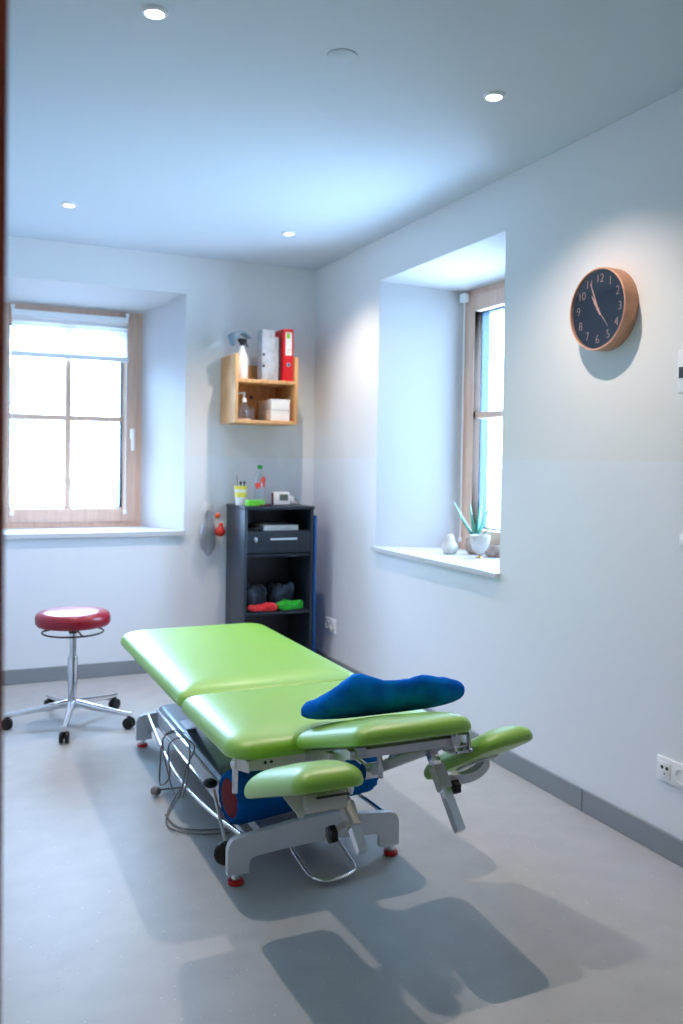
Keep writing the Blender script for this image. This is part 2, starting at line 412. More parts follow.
ld = bpy.data.lights.new('jamb_fill_light', 'POINT'); ld.energy = 9; ld.color = (1, .8, .6); ld.shadow_soft_size = .1  # unseen fill light, added to brighten the door frame
lo = bpy.data.objects.new('jamb_fill_light', ld); C.objects.link(lo); lo.location = (-1.0, .2, 2.3)
# world
wd = bpy.data.worlds.new('daylight'); sc.world = wd; wd.use_nodes = True
bg = wd.node_tree.nodes['Background']; bg.inputs[0].default_value = (.41, .66, 1.02, 1); bg.inputs[1].default_value = 33.5
for nm, mt, sx, sy in (('portal_left', T(.72, YB+.60, 1.58) @ R(-90, 'X'), .95, 1.4), ('portal_right', T(XR+.60, 3.85, 1.57) @ R(90, 'Y'), 1.46, .82)):
    ld = bpy.data.lights.new(nm, 'AREA'); ld.shape = 'RECTANGLE'; ld.size = sx; ld.size_y = sy; ld.cycles.is_portal = True
    lo = bpy.data.objects.new(nm, ld); C.objects.link(lo); lo.matrix_world = mt
# outside
bm = BM(); box(bm, -40, 60, 6.5, 80, -.7, -.6); struct('ground', bm, M['ext'])
h = thing('neighbouring_house', 'pale overexposed house with a grey roof seen through the left window', 'house', (-3, 18, -.6))
bm = BM(); box(bm, -8, 1.55, 17, 25, -.6, 2.4); build('wall', bm, M['facade'], h)
bm = BM(); prism(bm, [(-8.4, 2.3), (1.9, 2.3), (-.6, 4.2), (-8.4, 4.2)], 16.7, 25.2, 'y'); build('roof', bm, M['roof'], h, flat=True)
for x, z in ((.75, -.1), (.95, 1.2), (-1.2, 1.0)):
    f = None
    bm = BM(); box(bm, x-.35, x+.35, 16.96, 17.0, z, z+.9); f = build('window', bm, M['roof'], h)

# ------------------------------------------------------------------ treatment couch
tb = thing('treatment_couch', 'lime green upholstered treatment couch on a silver steel base in the middle of the room', 'treatment couch', (1.105, 3.2, 0))
ZB = .458
bm = BM(); pad(bm, .72, 1.19, .074, (.09, .09, .035, .035), .17, T(1.108, 3.58, ZB) @ R(0, 'X'), pw=2.6); build('back_section_pad', bm, M['green'], tb)
bm = BM(); pad(bm, .72, .605, .074, (.035, .035, .08, .08), .17, T(1.108, 2.677, ZB) @ R(-.8, 'X'), pw=2.6); build('middle_section_pad', bm, M['green'], tb)
MH = T(1.120, 2.172, .546) @ R(-18, 'X')
bm = BM(); pad(bm, .352, .475, .066, .045, .13, MH, pw=2.3); build('head_pad', bm, M['green'], tb)
MA = T(.842, 2.075, .474) @ R(-21, 'X')
bm = BM(); pad(bm, .188, .45, .072, .045, .09, MA, crown=.002); al = build('armrest_pad', bm, M['green'], tb)
MB_ = T(1.411, 2.12, .468) @ R(-30, 'X') @ R(-6, 'Y')
bm = BM(); pad(bm, .172, .42, .060, .045, .08, MB_); ar = build('armrest_pad', bm, M['green'], tb)
al['label'] = 'lowered lime green armrest on the left'; ar['label'] = 'raised lime green armrest on the right'
# upper frame
bm = BM()
for x in (.84, 1.37): box(bm, x-.02, x+.02, 2.42, 4.08, .422, .457, .003)
for y in (2.44, 3.0, 3.5, 4.04): box(bm, .84, 1.37, y-.015, y+.015, .426, .452, .002)
build('upper_frame', bm, M['steel'], tb)
bm = BM()
prism(bm, [(2.375, .458), (2.50, .458), (2.50, .40), (2.375, .43)], .80, .803, 'x')
prism(bm, [(.80, .46), (.97, .475), (.975, .43), (.955, .412), (.935, .412), (.92, .428), (.80, .432)], 2.385, 2.389, 'y')
o = build('hinge_bracket', bm, M['beige'], tb)
for x in (.853, .872):
    bm = BM(); lathe(bm, [(0, 0), (.0045, 0), (.0045, .003), (0, .003)], T(x, 2.384, .452) @ R(-90, 'X') @ T(0, 0, -.003), 12); build('hole', bm, M['black'], o)
bm = BM(); prism(bm, [(1.245, .46), (1.41, .46), (1.405, .43), (1.30, .415), (1.265, .42)], 2.385, 2.389, 'y'); build('hinge_bracket', bm, M['beige'], tb)
bm = BM(); prism(bm, [(.86, .415), (1.0, .435), (1.09, .455), (1.08, .41), (1.0, .37), (.97, .385), (.93, .37)], 2.43, 2.437, 'y'); build('bracket_plate', bm, M['beige'], tb)
# small column with bolt under the pad's near left corner
bm = BM(); tube(bm, [(.80, 2.50, .455), (.80, 2.50, .33)], .009, 10); lathe(bm, [(0, 0), (.014, .002), (.016, .014), (.012, .024), (0, .026)], T(.80, 2.50, .405), 12)
build('leg_bolt', bm, M['chrome'], tb)
# head frame: rails under the head pad, bracket, square strut
def hm(x, y, z): return MH @ Vector((x-1.125, y-2.15, z))
bm = BM()
for x in (.985, 1.265): tube(bm, [hm(x, 2.35, -.018), hm(x, 1.975, -.018)], .013, square=True)
tube(bm, [hm(.955, 2.14, -.022), hm(1.285, 2.14, -.022)], .012, square=True)
tube(bm, [hm(.955, 2.0, -.018), hm(1.285, 2.0, -.018)], .011, square=True)
build('head_frame', bm, M['steel'], tb)
bm = BM()
for x in (1.262, 1.305): box(bm, x-.003, x+.003, -.03, .03, -.055, .0, .001, mtx=T(0, 1, 0) @ T(0, 0, 0) @ T(0, 1.03, .60))
tube(bm, [(1.24, 2.03, .553), (1.325, 2.03, .553)], .007, 8)
box(bm, 1.245, 1.315, 2.0, 2.06, .545, .552)
build('clamp_bracket', bm, M['chrome'], tb)
bm = BM(); tube(bm, [(1.262, 2.1, .540), (1.238, 2.46, .352)], .017, 16); build('gas_strut', bm, M['silver'], tb)
bm = BM(); tube(bm, [(1.238, 2.46, .352), (1.238, 2.95, .355)], .010, 10); lathe(bm, [(.0, -.03), (.024, -.03), (.024, .03), (0, .03)], T(1.238, 2.46, .352) @ R(90, 'Y'), 14)
build('strut_rod', bm, M['chrome'], tb)
bm = BM()
tube(bm, smooth_path([(1.16, 2.33, .47), (1.19, 2.33, .465), (1.205, 2.34, .43), (1.215, 2.35, .37)], 5), .008, 8)
tube(bm, [(1.23, 2.28, .49), (1.25, 2.36, .40)], .012, 8)
build('release_lever', bm, M['steel'], tb)
bm = BM(); tube(bm, [(.985, 2.33, .49), (1.03, 2.35, .41), (1.05, 2.5, .3)], .009, 8); build('support_rod', bm, M['chrome'], tb)
bm = BM(); tube(bm, [(1.055, 2.34, .49), (1.16, 2.45, .30)], .010, square=True); build('support_rod', bm, M['silver'], tb)
# armrest carriers
def armbar(x, t, b, name='armrest_bar'):
    T0 = Vector((x, *t)); B0 = Vector((x+.004, *b)); d = (B0-T0).normalized()
    bm = BM(); tube(bm, [T0, B0], .0125, square=True, up=(1, 0, 0)); o = build(name, bm, M['chrome'], tb)
    c = T0+(B0-T0)*.42
    bm = BM(); tube(bm, [c-d*.035, c+d*.03], .0165, square=True, up=(1, 0, 0)); build('clamp_sleeve', bm, M['beige'], o)
    return o, c, d
barL, cL, dL = armbar(.968, (2.10, .452), (1.975, .338))
barR, cR, dR = armbar(1.252, (2.135, .537), (1.965, .350))
def starknob(par, c, r=.021, ax=None):
    bm = BM(); n = 40; m = T(*c) @ (ax or R(90, 'Y'))
    prof = [(0, -.012), (.7, -.012), (1, -.008), (1, .008), (.7, .012), (0, .012)]
    rings = []
    for q, z in prof:
        if q == 0: rings.append([bm.verts.new(m @ Vector((0, 0, z)))]); continue
        rings.append([bm.verts.new(m @ Vector((r*q*(1+.13*math.cos(6*2*PI*i/n))*math.cos(2*PI*i/n), r*q*(1+.13*math.cos(6*2*PI*i/n))*math.sin(2*PI*i/n), z))) for i in range(n)])
    for a, b in zip(rings, rings[1:]):
        for i in range(n):
            j = (i+1) % n
            if len(a) == 1: bm.faces.new((a[0], b[i], b[j]))
            elif len(b) == 1: bm.faces.new((a[i], a[j], b[0]))
            else: bm.faces.new((a[i], a[j], b[j], b[i]))
    build('knob', bm, M['black'], par)
starknob(barL, (.915, 2.04, .368)); starknob(barR, (1.292, 2.05, .435), .018)
bm = BM(); tube(bm, [(.918, 2.04, .370), (.96, 2.045, .392)], .008, 10); build('knob_spindle', bm, M['beige'], barL)
bm = BM(); box(bm, -.055, .065, -.05, .05, -.052, -.004, .012, mtx=MA @ T(.045, 0, 0)); build('armrest_housing', bm, M['beige'], al)
bm = BM(); box(bm, .02, .11, -.056, -.05, -.020, -.014, mtx=MA); build('armrest_housing_slot', bm, M['darkhole'], al)
bm = BM(); prism(bm, [(-.03, -.002), (.03, -.002), (.028, -.045), (.016, -.06), (.006, -.06), (-.0, -.045)], -.03, -.024, 'y', mtx=MA @ T(-.03, 0, 0)); build('armrest_hook', bm, M['beige'], al)
bm = BM(); tube(bm, [MA @ Vector((.06, 0, -.03)), (.968, 2.095, .445)], .014, square=True); build('armrest_arm', bm, M['steel'], al)
# right: L shaped bracket from bar to pad
pr = MB_ @ Vector((-.005, -.03, 0))
bm = BM()
tube(bm, smooth_path([(1.262, 2.075, .455), (1.33, 2.075, .447), (1.375, 2.08, .452), (pr.x, 2.085, .47), (pr.x, pr.y-.0, pr.z+.004)], 5), .013, square=True, up=(0, 1, 0)); build('armrest_bracket', bm, M['silver'], ar)
bm = BM(); box(bm, -.045, .035, -.06, .06, -.006, .001, .002, mtx=MB_); a = build('armrest_plate', bm, M['silver'], ar)
for x, y in ((-.035, -.05), (.025, -.05), (-.035, .05), (.025, .05)):
    bm = BM(); lathe(bm, [(0, 0), (.005, 0), (.005, .004), (0, .004)], MB_ @ T(x, y, -.0095), 8); build('screw', bm, M['chrome'], a)
# lift: arms and motor
bm = BM()
for x in (.955, 1.255): tube(bm, [(x, 3.75, .16), (x, 2.95, .43)], .02, square=True)
tube(bm, [(.955, 3.35, .295), (1.255, 3.35, .295)], .014, 10)
build('lift_arms', bm, M['steel'], tb)
bm = BM(); tube(bm, [(1.105, 3.75, .22), (1.105, 3.30, .30)], .035, 16); tube(bm, [(1.105, 3.30, .30), (1.105, 2.98, .42)], .014, 10); build('lift_motor', bm, M['black'], tb)
# base: end plates
plate = [(.812, .034), (.812, .112), (.817, .130), (.828, .143), (.845, .149), (.93, .158), (1.03, .171), (1.109, .176), (1.188, .171), (1.288, .158), (1.373, .149), (1.390, .143), (1.401, .130), (1.406, .112),
         (1.406, .034), (1.337, .034), (1.337, .062), (1.330, .077), (1.315, .083), (1.22, .090), (1.109, .095), (.998, .090), (.903, .083), (.888, .077), (.881, .062), (.881, .034)]
plate = [(1.109+(x-1.109)*1.015, z) for x, z in plate]
for y in (2.60, 4.02):
    bm = BM(); prism(bm, plate, y-.012, y+.012, 'y'); o = build('base_plate', bm, M['silver'], tb, flat=True)
    for x in (.838, 1.386):
        bm = BM(); tube(bm, [(x, y, .036), (x, y, .014)], .014, 14); f = build('foot', bm, M['chrome'], o)
        bm = BM(); lathe(bm, [(0, .002), (.022, .002), (.0245, .004), (.0245, .013), (.022, .015), (0, .015)], T(x, y, 0), 24); build('foot_ring', bm, M['red'], o)
# base deck
bm = BM(); box(bm, .95, 1.27, 2.612, 2.99, .085, .122, .004); build('base_tray', bm, M['silver'], tb)
bm = BM()
prism(bm, [(.915, .085), (.905, .10), (.905, .165), (.918, .182), (.94, .188), (1.28, .188), (1.30, .182), (1.312, .165), (1.312, .10), (1.30, .085)], 2.99, 4.008, 'y')
build('base_cover', bm, M['deck'], tb, angle=25)
bm = BM(); box(bm, .901, .906, 3.0, 3.99, .105, .158, .002); build('side_panel', bm, M['silver'], tb)
for z in (.166, .1):
    bm = BM(); tube(bm, [(.902, 2.615 if z < .15 else 3.0, z), (.902, 4.005, z)], .0065, 8); build('side_rail', bm, M['chrome'], tb)
for s, xx in ((1, .86), (-1, 1.36)):
    bm = BM(); tube(bm, smooth_path([(xx, 2.615, .145), (xx-.02*s, 2.9, .118), (xx-.035*s, 3.25, .105), (xx-.025*s, 3.6, .118), (xx, 4.005, .15)], 6), .008, 10); build('foot_rail', bm, M['chrome'], tb)
# foot lever with pads
bm = BM(); tube(bm, smooth_path([(.838, 2.70, .075), (.828, 2.74, .15), (.818, 2.79, .235)], 4), .006, 8); o = build('foot_lever', bm, M['steel'], tb)
bm = BM(); lathe(bm, [(0, -.009), (.022, -.009), (.029, -.004), (.029, .004), (.022, .009), (0, .010)], T(.812, 2.81, .250) @ R(12, 'X') @ Matrix.Scale(.85, 4), 24); build('lever_pad', bm, M['black'], o)
bm = BM(); lathe(bm, [(0, -.012), (.032, -.012), (.038, -.006), (.038, .006), (.032, .012), (0, .012)], T(.826, 2.67, .070) @ R(-20, 'Z') @ R(90, 'X'), 28); build('wheel', bm, M['black'], o)
# chrome U bar in front
bm = BM(); tube(bm, smooth_path([(1.055, 2.80, .075), (1.055, 2.68, .045), (1.06, 2.55, .018), (1.075, 2.500, .014), (1.11, 2.480, .014), (1.18, 2.495, .014), (1.215, 2.525, .016), (1.222, 2.58, .022), (1.222, 2.68, .045), (1.222, 2.80, .075)], 6), .0075, 10)
build('foot_bar', bm, M['chrome'], tb)

# cable
cab = [(.905, 3.52, .20), (.85, 3.46, .235), (.80, 3.44, .215), (.795, 3.47, .10), (.79, 3.44, .03), (.80, 3.33, .10), (.80, 3.35, .21), (.83, 3.28, .262), (.86, 3.19, .25), (.82, 3.14, .20), (.80, 3.15, .10), (.80, 3.22, .06),
       (.80, 3.33, .09), (.80, 3.45, .20), (.84, 3.40, .245), (.86, 3.27, .235), (.83, 3.17, .15), (.82, 3.2, .06), (.88, 3.42, .02), (.81, 3.31, .008), (.755, 3.18, .007), (.74, 3.08, .007), (.785, 3.015, .007), (.845, 2.975, .007), (.93, 2.955, .007)]
bm = BM(); tube(bm, smooth_path(cab, 7), .0032, 6); build('cable', bm, M['cord'], tb)
bm = BM(); tube(bm, smooth_path([(.88, 3.42, .014), (.84, 3.43, .012), (.79, 3.43, .014), (.775, 3.40, .018)], 5), .0032, 6); build('cable', bm, M['cord'], tb)
bm = BM(); tube(bm, smooth_path([(.755, 3.20, .006), (.765, 3.09, .006), (.815, 3.03, .006), (.93, 2.99, .006)], 5), .0032, 6); build('cable', bm, M['cord'], tb)
bm = BM(); lathe(bm, [(0, 0), (.018, .0), (.021, .005), (.021, .032), (.017, .038), (0, .038)], T(.765, 3.40, .022) @ R(90, 'X') @ R(35, 'Y') @ T(0, 0, -.018) @ Matrix.Scale(.8, 4), 20); build('plug', bm, M['cord'], tb)

# ------------------------------------------------------------------ bolster and pillow
bo = thing('bolster', 'blue fabric bolster with gathered dark red ends lying on the couch base', 'bolster', (1.13, 2.74, .122))
bm = BM(); n = 60; prof = []
L0, L1, RR = -.275, .265, .088
MBO = T(1.13, 2.775, .226) @ R(8, 'Z') @ R(-1.5, 'Y')
st = [(L0, .064), (L0-.007, .072), (L0-.001, .081), (L0+.015, .086), (L0+.05, RR), (-.05, RR), (.1, RR), (L1-.05, RR), (L1-.015, .086), (L1+.001, .081), (L1+.007, .072), (L1, .064)]
rings = []
for k, (t, r) in enumerate(st):
    edge = max(0, 1-min(abs(t-L0), abs(L1-t))/.06)
    rings.append([bm.verts.new(MBO @ Vector((t, (r+.003*edge*math.cos(15*2*PI*i/n))*math.cos(2*PI*i/n), (r+.003*edge*math.cos(15*2*PI*i/n))*math.sin(2*PI*i/n)))) for i in range(n)])
for a, b in zip(rings, rings[1:]):
    for i in range(n): bm.faces.new((a[i], a[(i+1) % n], b[(i+1) % n], b[i]))
bm.faces.new(rings[0]); bm.faces.new(rings[-1]); build('bolster_cover', bm, M['roll'], bo)
for t, s in ((L0, -1), (L1, 1)):
    bm = BM(); lathe(bm, [(0, .009), (.03, .008), (.056, .005), (.064, 0), (.06, -.003), (0, -.003)], MBO @ T(t, 0, 0) @ R(90*s, 'Y'), 32); build('end_cap', bm, M['rollcap'], bo)

def lump(bm, cx, cy, cz, fn, nu=48, nv=24):
    """closed surface: fn(u in 0..2pi, v in -pi/2..pi/2) -> Vector"""
    rings = []
    for j in range(nv+1):
        v = -PI/2+PI*j/nv
        if j in (0, nv): rings.append([bm.verts.new(fn(0, v))]); continue
        rings.append([bm.verts.new(fn(2*PI*i/nu, v)) for i in range(nu)])
    for a, b in zip(rings, rings[1:]):
        for i in range(nu):
            j = (i+1) % nu
            if len(a) == 1: bm.faces.new((a[0], b[j], b[i]))
            elif len(b) == 1: bm.faces.new((a[i], a[j], b[0]))
            else: bm.faces.new((a[i], a[j], b[j], b[i]))
def sgnp(c, p): return math.copysign(abs(c)**p, c)
pA, pB = Vector((.968, 2.395, .566)), Vector((1.405, 2.19, .656))
ax = (pB-pA); Lp = ax.length; ex = ax.normalized(); ey = Vector((0, 0, 1)).cross(ex).normalized(); ez = ex.cross(ey)
def pil(u, v):
    x = sgnp(math.cos(v), .45)*sgnp(math.cos(u), .5); y = sgnp(math.cos(v), .7)*sgnp(math.sin(u), .7); z = sgnp(math.sin(v), .8)
    t = (x+1)/2
    hump = .050+.052*math.exp(-((t-.33)/.13)**2)+.017*math.exp(-((t-.70)/.24)**2)
    hump *= min(1, .8+1.6*t)*min(1, .5+1.8*(1-t))
    wid = .115*(1-.25*abs(x)**3)
    p = (pA+pB)/2+ex*(x*Lp/2)+ey*(y*wid)
    # the underside follows what it lies on: middle pad, then the rising head pad
    rest = max(.5395, .546+(2.172-p.y)*math.tan(math.radians(18))+.0735)+.002
    q = mnoise.noise(p*14)*.008+mnoise.noise(p*40)*.003
    up = (z+1)/2
    p.z = rest+(hump+.014+.026*t)*min(1, up*1.25) if up > .15 else rest+(hump+.014+.026*t)*up*1.25
    if z > 0: p += Vector((0, q*.5, q))
    p.y += (q*.4 if z > -.5 else 0)
    p.z = max(p.z, rest)
    return p
bm = BM(); lump(bm, 0, 0, 0, pil, 72, 36)
pi_ = build('pillow', bm, M['pillow'], base=(1.19, 2.34, .57), angle=180)
tag(pi_, 'crumpled royal blue plush pillow lying across the raised head end of the couch', 'pillow')

# ------------------------------------------------------------------ stool
sx, sy = .586, 4.497
st_ = thing('rolling_stool', 'round dark red stool on a chrome five-star base with black castors', 'stool', (sx, sy, 0))
bm = BM(); lathe(bm, [(0, .493), (.152, .493), (.172, .498), (.180, .510), (.181, .535), (.176, .553), (.158, .564), (.10, .570), (0, .572)], T(sx, sy, 0), 48); build('seat', bm, M['seatred'], st_, angle=80)
bm = BM()
ring = [(sx+.147*math.cos(2*PI*i/40), sy+.147*math.sin(2*PI*i/40), .462) for i in range(40)]
tube(bm, ring, .0045, 8, closed=True)
for a in (40, 160, 280):
    c, s = math.cos(math.radians(a)), math.sin(math.radians(a))
    tube(bm, [(sx+.147*c, sy+.147*s, .462), (sx+.10*c, sy+.10*s, .474), (sx+.02*c, sy+.02*s, .476)], .0045, 8)
build('height_ring', bm, M['black'], st_)
bm = BM(); lathe(bm, [(0, .455), (.02, .455), (.024, .47), (.05, .494), (0, .494)], T(sx, sy, 0), 24); build('seat_mount', bm, M['black'], st_)
bm = BM(); lathe(bm, [(0, .30), (.0165, .30), (.0165, .462), (0, .462)], T(sx, sy, 0), 24); build('gas_piston', bm, M['chrome'], st_)
bm = BM(); lathe(bm, [(0, .075), (.027, .075), (.027, .11), (.022, .14), (.025, .335), (.023, .34), (0, .34)], T(sx, sy, 0), 28); build('column', bm, M['chrome'], st_)
for cx, cy in ((.295, 4.515), (.51, 4.19), (.855, 4.30), (.845, 4.70), (.505, 4.80)):
    d = Vector((cx-sx, cy-sy, 0)); rad = .305; d.normalize(); e = Vector((sx, sy, 0))+d*rad
    bm = BM(); P = [Vector((sx, sy, .105))+d*.012, Vector((sx, sy, .10))+d*.06, Vector((sx, sy, .085))+d*.17, Vector((sx, sy, .072))+d*.27, Vector((sx, sy, .070))+d*(rad+.014)]
    tube(bm, P, .0, 12, rs=[.022, .019, .0155, .0135, .0125])
    lg = build('leg', bm, M['chrome'], st_)
    sd = Vector((-d.y, d.x, 0))
    bm = BM()
    ang = math.atan2(sd.y, sd.x)
    for s in (-1, 1):
        m = T(e.x+sd.x*.013*s, e.y+sd.y*.013*s, .0275) @ Matrix.Rotation(ang, 4, 'Z') @ R(90, 'Y')
        lathe(bm, [(0, -.009), (.022, -.009), (.0275, -.005), (.0275, .005), (.022, .009), (0, .009)], m, 20)
    box(bm, -.010, .010, -.006, .006, .02, .062, .002, mtx=T(e.x, e.y, 0) @ Matrix.Rotation(ang, 4, 'Z'))
    build('castor', bm, M['black'], lg)

# ------------------------------------------------------------------ cabinet
cx0, cx1, cy0, cy1 = 1.645, 2.095, 5.02, 5.39
cb = thing('cabinet', 'tall narrow dark blue-grey open cabinet with one drawer in the back corner', 'cabinet', ((cx0+cx1)/2, (cy0+cy1)/2, 0))
bm = BM(); t = .018
box(bm, cx0, cx0+t, cy0, cy1, 0, 1.03, .001); box(bm, cx1-t, cx1, cy0, cy1, 0, 1.03, .001)
box(bm, cx0+t, cx1-t, cy1-.012, cy1, 0, 1.03)
box(bm, cx0+t, cx1-t, cy0+.005, cy1-.012, 0, .06); 
build('carcass', bm, M['cab'], cb)
bm = BM(); box(bm, cx0-.004, cx1+.004, cy0-.006, cy1, 1.03, 1.05, .002); build('top_panel', bm, M['cab'], cb)
for z in (.882, .74, .385):
    bm = BM(); box(bm, cx0+t, cx1-t, cy0+.01, cy1-.012, z, z+.016); build('shelf', bm, M['cab'], cb)
bm = BM(); box(bm, cx0+t+.002, cx1-t-.002, cy0, cy0+.018, .765, .888, .001); dr = build('drawer', bm, M['cab'], cb)
bm = BM(); tube(bm, [(1.80, cy0-.022, .852), (1.975, cy0-.022, .852)], .0055, square=True); tube(bm, [(1.81, cy0-.022, .852), (1.81, cy0, .852)], .004, 6); tube(bm, [(1.965, cy0-.022, .852), (1.965, cy0, .852)], .004, 6); build('handle', bm, M['chrome'], dr)
bm = BM(); lathe(bm, [(0, 0), (.012, 0), (.012, .006), (0, .008)], T(1.715, cy0, .85) @ R(90, 'X'), 20); box(bm, 1.712, 1.718, cy0-.012, cy0-.004, .83, .848, .001); build('lock', bm, M['steel'], dr)
# things in the cabinet
pb = thing('stack_of_paper', 'thick white paper block lying in the top niche of the dark cabinet', 'paper', (1.9, 5.14, .898))
bm = BM(); box(bm, 1.78, 2.01, 5.06, 5.30, .8995, .903, mtx=I4); box(bm, 1.782, 2.008, 5.062, 5.30, .903, .928); build('sheets', bm, M['whitematt'], pb)
bm = BM(); box(bm, 1.779, 2.011, 5.059, 5.30, .928, .930); build('cover', bm, M['white'], pb)
bm = BM(); box(bm, 1.69, 1.768, 5.07, 5.28, .8995, .915, .002); tag(build('notebook', bm, M['black'], base=(1.73, 5.17, .898)), 'small black notebook left of the white paper in the cabinet niche', 'notebook')
def cloth(name, cx, cy, z, w, d, h, m, label, seed, cat='cloth'):
    def fn(u, v):
        x = sgnp(math.cos(v), .6)*sgnp(math.cos(u), .7); y = sgnp(math.cos(v), .6)*sgnp(math.sin(u), .7); zz = sgnp(math.sin(v), .8)
        p = Vector((cx+x*w/2, cy+y*d/2, z+h/2+zz*h/2))
        q = 1.1*mnoise.noise(Vector((p.x*13+seed, p.y*13, p.z*8)))+.9*(.35-abs(mnoise.noise(Vector((p.x*26+seed, p.y*26, p.z*16)))))
        p += Vector((.01*q, -.02*q, (h*.55*q if zz > -.3 else 0)))
        p.z = max(p.z, z+.0005); return p
    bm = BM(); lump(bm, 0, 0, 0, fn, 80, 40)
    return tag(build(name, bm, m, base=(cx, cy, z), angle=180), label, cat)
cloth('garment', 1.765, 5.24, .401, .17, .20, .15, M['jean'], 'crumpled blue-grey garment piled at the left of the cabinet shelf, behind the red cloth', 3, 'clothing')
cloth('garment', 1.955, 5.25, .401, .15, .18, .115, M['jean'], 'crumpled blue-grey garment in the middle of the cabinet shelf, behind the green cloth', 9, 'clothing')
cloth('cloth', 1.778, 5.068, .401, .185, .07, .045, M['redcloth'], 'crumpled bright red cloth at the front of the cabinet shelf', 5)
cloth('cloth', 1.955, 5.075, .401, .17, .09, .06, M['greencloth'], 'crumpled bright green cloth at the front right of the cabinet shelf', 8)
# exercise mat standing behind
bm = BM(); box(bm, 2.104, 2.122, 5.03, 5.385, 0, .99, .004); tag(build('exercise_mat', bm, M['matblue'], base=(2.113, 5.2, 0)), 'blue mat standing on edge between the dark cabinet and the right wall', 'mat')

# on the cabinet
ZT = 1.05
cu = thing('striped_cup', 'white and yellow striped cup holding sticks on the left of the dark cabinet', 'cup', (1.675, 5.20, ZT))
def ringsec(bm, r0, z0, r1, z1, th=.002, c=(0, 0), n=28):
    lathe(bm, [(r0, z0), (r1, z1), (r1-th, z1), (r0-th, z0), (r0, z0)], T(c[0], c[1], 0), n)
bm = BM(); c = (1.675, 5.20); lathe(bm, [(0, ZT), (.030, ZT), (.040, ZT+.118), (.0375, ZT+.118), (.028, ZT+.003), (0, ZT+.003)], T(*c, 0), 28); build('cup_wall', bm, M['white'], cu)
bm = BM(); lathe(bm, [(.0352, ZT+.05), (.0377, ZT+.08), (.0362, ZT+.08), (.034, ZT+.05)], T(*c, 0), 28); lathe(bm, [(.0395, ZT+.098), (.0408, ZT+.119), (.039, ZT+.119), (.038, ZT+.098)], T(*c, 0), 28); build('yellow_band', bm, M['yellow'], cu)
for k, (dx, dy, h_, r_, m_, lb) in enumerate(((-.022, .0, .185, .002, M['cord'], 'thin grey stick leaning left out of the striped cup'), (-.004, -.012, .135, .004, M['black'], 'black-headed pen in the striped cup, left of the other black one'), (.020, .0, .137, .004, M['black'], 'black-headed pen in the striped cup, right of the other black one'))):
    bm = BM(); tube(bm, [(c[0]+dx*.3, c[1]+dy*.3, ZT+.006), (c[0]+dx*1.2, c[1]+dy, ZT+h_)], r_, 8)
    if k: lathe(bm, [(0, -.008), (.006, -.006), (.008, .003), (.005, .01), (0, .012)], T(c[0]+dx*1.2, c[1]+dy, ZT+h_), 10)
    tag(build('pen' if k else 'stick', bm, m_, base=(c[0], c[1], ZT)), lb, 'pen' if k else 'stick')
gb = thing('green_box', 'small lime green box on the front of the dark cabinet', 'box', (1.725, 5.075, ZT))
bm = BM(); box(bm, 1.672, 1.780, 5.04, 5.10, ZT, ZT+.026, .004); build('box_base', bm, M['brightgreen'], gb)
bm = BM(); box(bm, 1.670, 1.782, 5.038, 5.102, ZT+.027, ZT+.036, .003); build('lid', bm, M['brightgreen'], gb)
bm = BM(); tube(bm, [(1.74, 5.028, ZT+.005), (1.80, 5.03, ZT+.005)], .005, 8); lathe(bm, [(0, -.012), (.006, -.01), (.006, .01), (0, .012)], T(1.805, 5.03, ZT+.006) @ R(90, 'Y'), 10); tag(build('pen', bm, M['brownred'], base=(1.77, 5.03, ZT)), 'short dark red pen lying in front of the lime green box', 'pen')
bt = thing('water_bottle', 'clear bottle with green cap and red label on the dark cabinet', 'bottle', (1.80, 5.20, ZT))
c = T(1.80, 5.20, ZT)
bm = BM(); lathe(bm, [(0, 0), (.030, 0), (.034, .006), (.034, .06), (.032, .075), (.034, .09), (.034, .16), (.028, .185), (.014, .21), (.012, .232), (0, .232)], c, 28); build('bottle_body', bm, M['clearplastic'], bt)
bm = BM(); lathe(bm, [(0, .226), (.0155, .226), (.0155, .25), (0, .252)], c, 20); build('cap', bm, M['capgreen'], bt)
bm = BM()
for a0, a1, z0, z1 in ((200, 262, .105, .140), (262, 335, .135, .175), (285, 320, .11, .135)):
    n = 10; A = [c @ Vector((.0355*math.cos(math.radians(a0+(a1-a0)*i/n)), .0355*math.sin(math.radians(a0+(a1-a0)*i/n)), z0+.008*math.sin(i))) for i in range(n+1)]
    B = [c @ Vector((.0355*math.cos(math.radians(a0+(a1-a0)*i/n)), .0355*math.sin(math.radians(a0+(a1-a0)*i/n)), z1-.006*math.sin(i*1.7))) for i in range(n+1)]
    A = [bm.verts.new(p) for p in A]; B = [bm.verts.new(p) for p in B]
    for i in range(n): bm.faces.new((A[i], A[i+1], B[i+1], B[i]))
build('label_print', bm, M['labelred'], bt)
dc = thing('digital_clock', 'small white weather clock with grey display on the dark cabinet', 'clock', (1.935, 5.16, ZT))
mc = T(1.935, 5.16, ZT) @ R(-6, 'X')
bm = BM(); box(bm, -.058, .050, -.012, .014, .001, .082, .004, mtx=mc); build('case', bm, M['white'], dc)
bm = BM(); box(bm, -.020, .038, -.0145, -.012, .028, .068, .001, mtx=mc); ds = build('display', bm, M['lcd'], dc)
bm = BM()
for x in (-.012, .002, .016):
    for q in ((0, .010, .058, .060), (0, .010, .047, .049), (0, .010, .036, .038), (.009, .011, .037, .059)): box(bm, x+q[0], x+q[1], -.0152, -.0143, q[2], q[3], mtx=mc)
build('display_digits', bm, M['lcddark'], ds)
bm = BM(); box(bm, -.066, -.058, -.01, .012, .0, .078, .002, mtx=mc); build('side_strip', bm, M['brownred'], dc)
ad = thing('power_adapter', 'white plug adapter with a grey cable beside the weather clock', 'adapter', (2.02, 5.22, ZT))
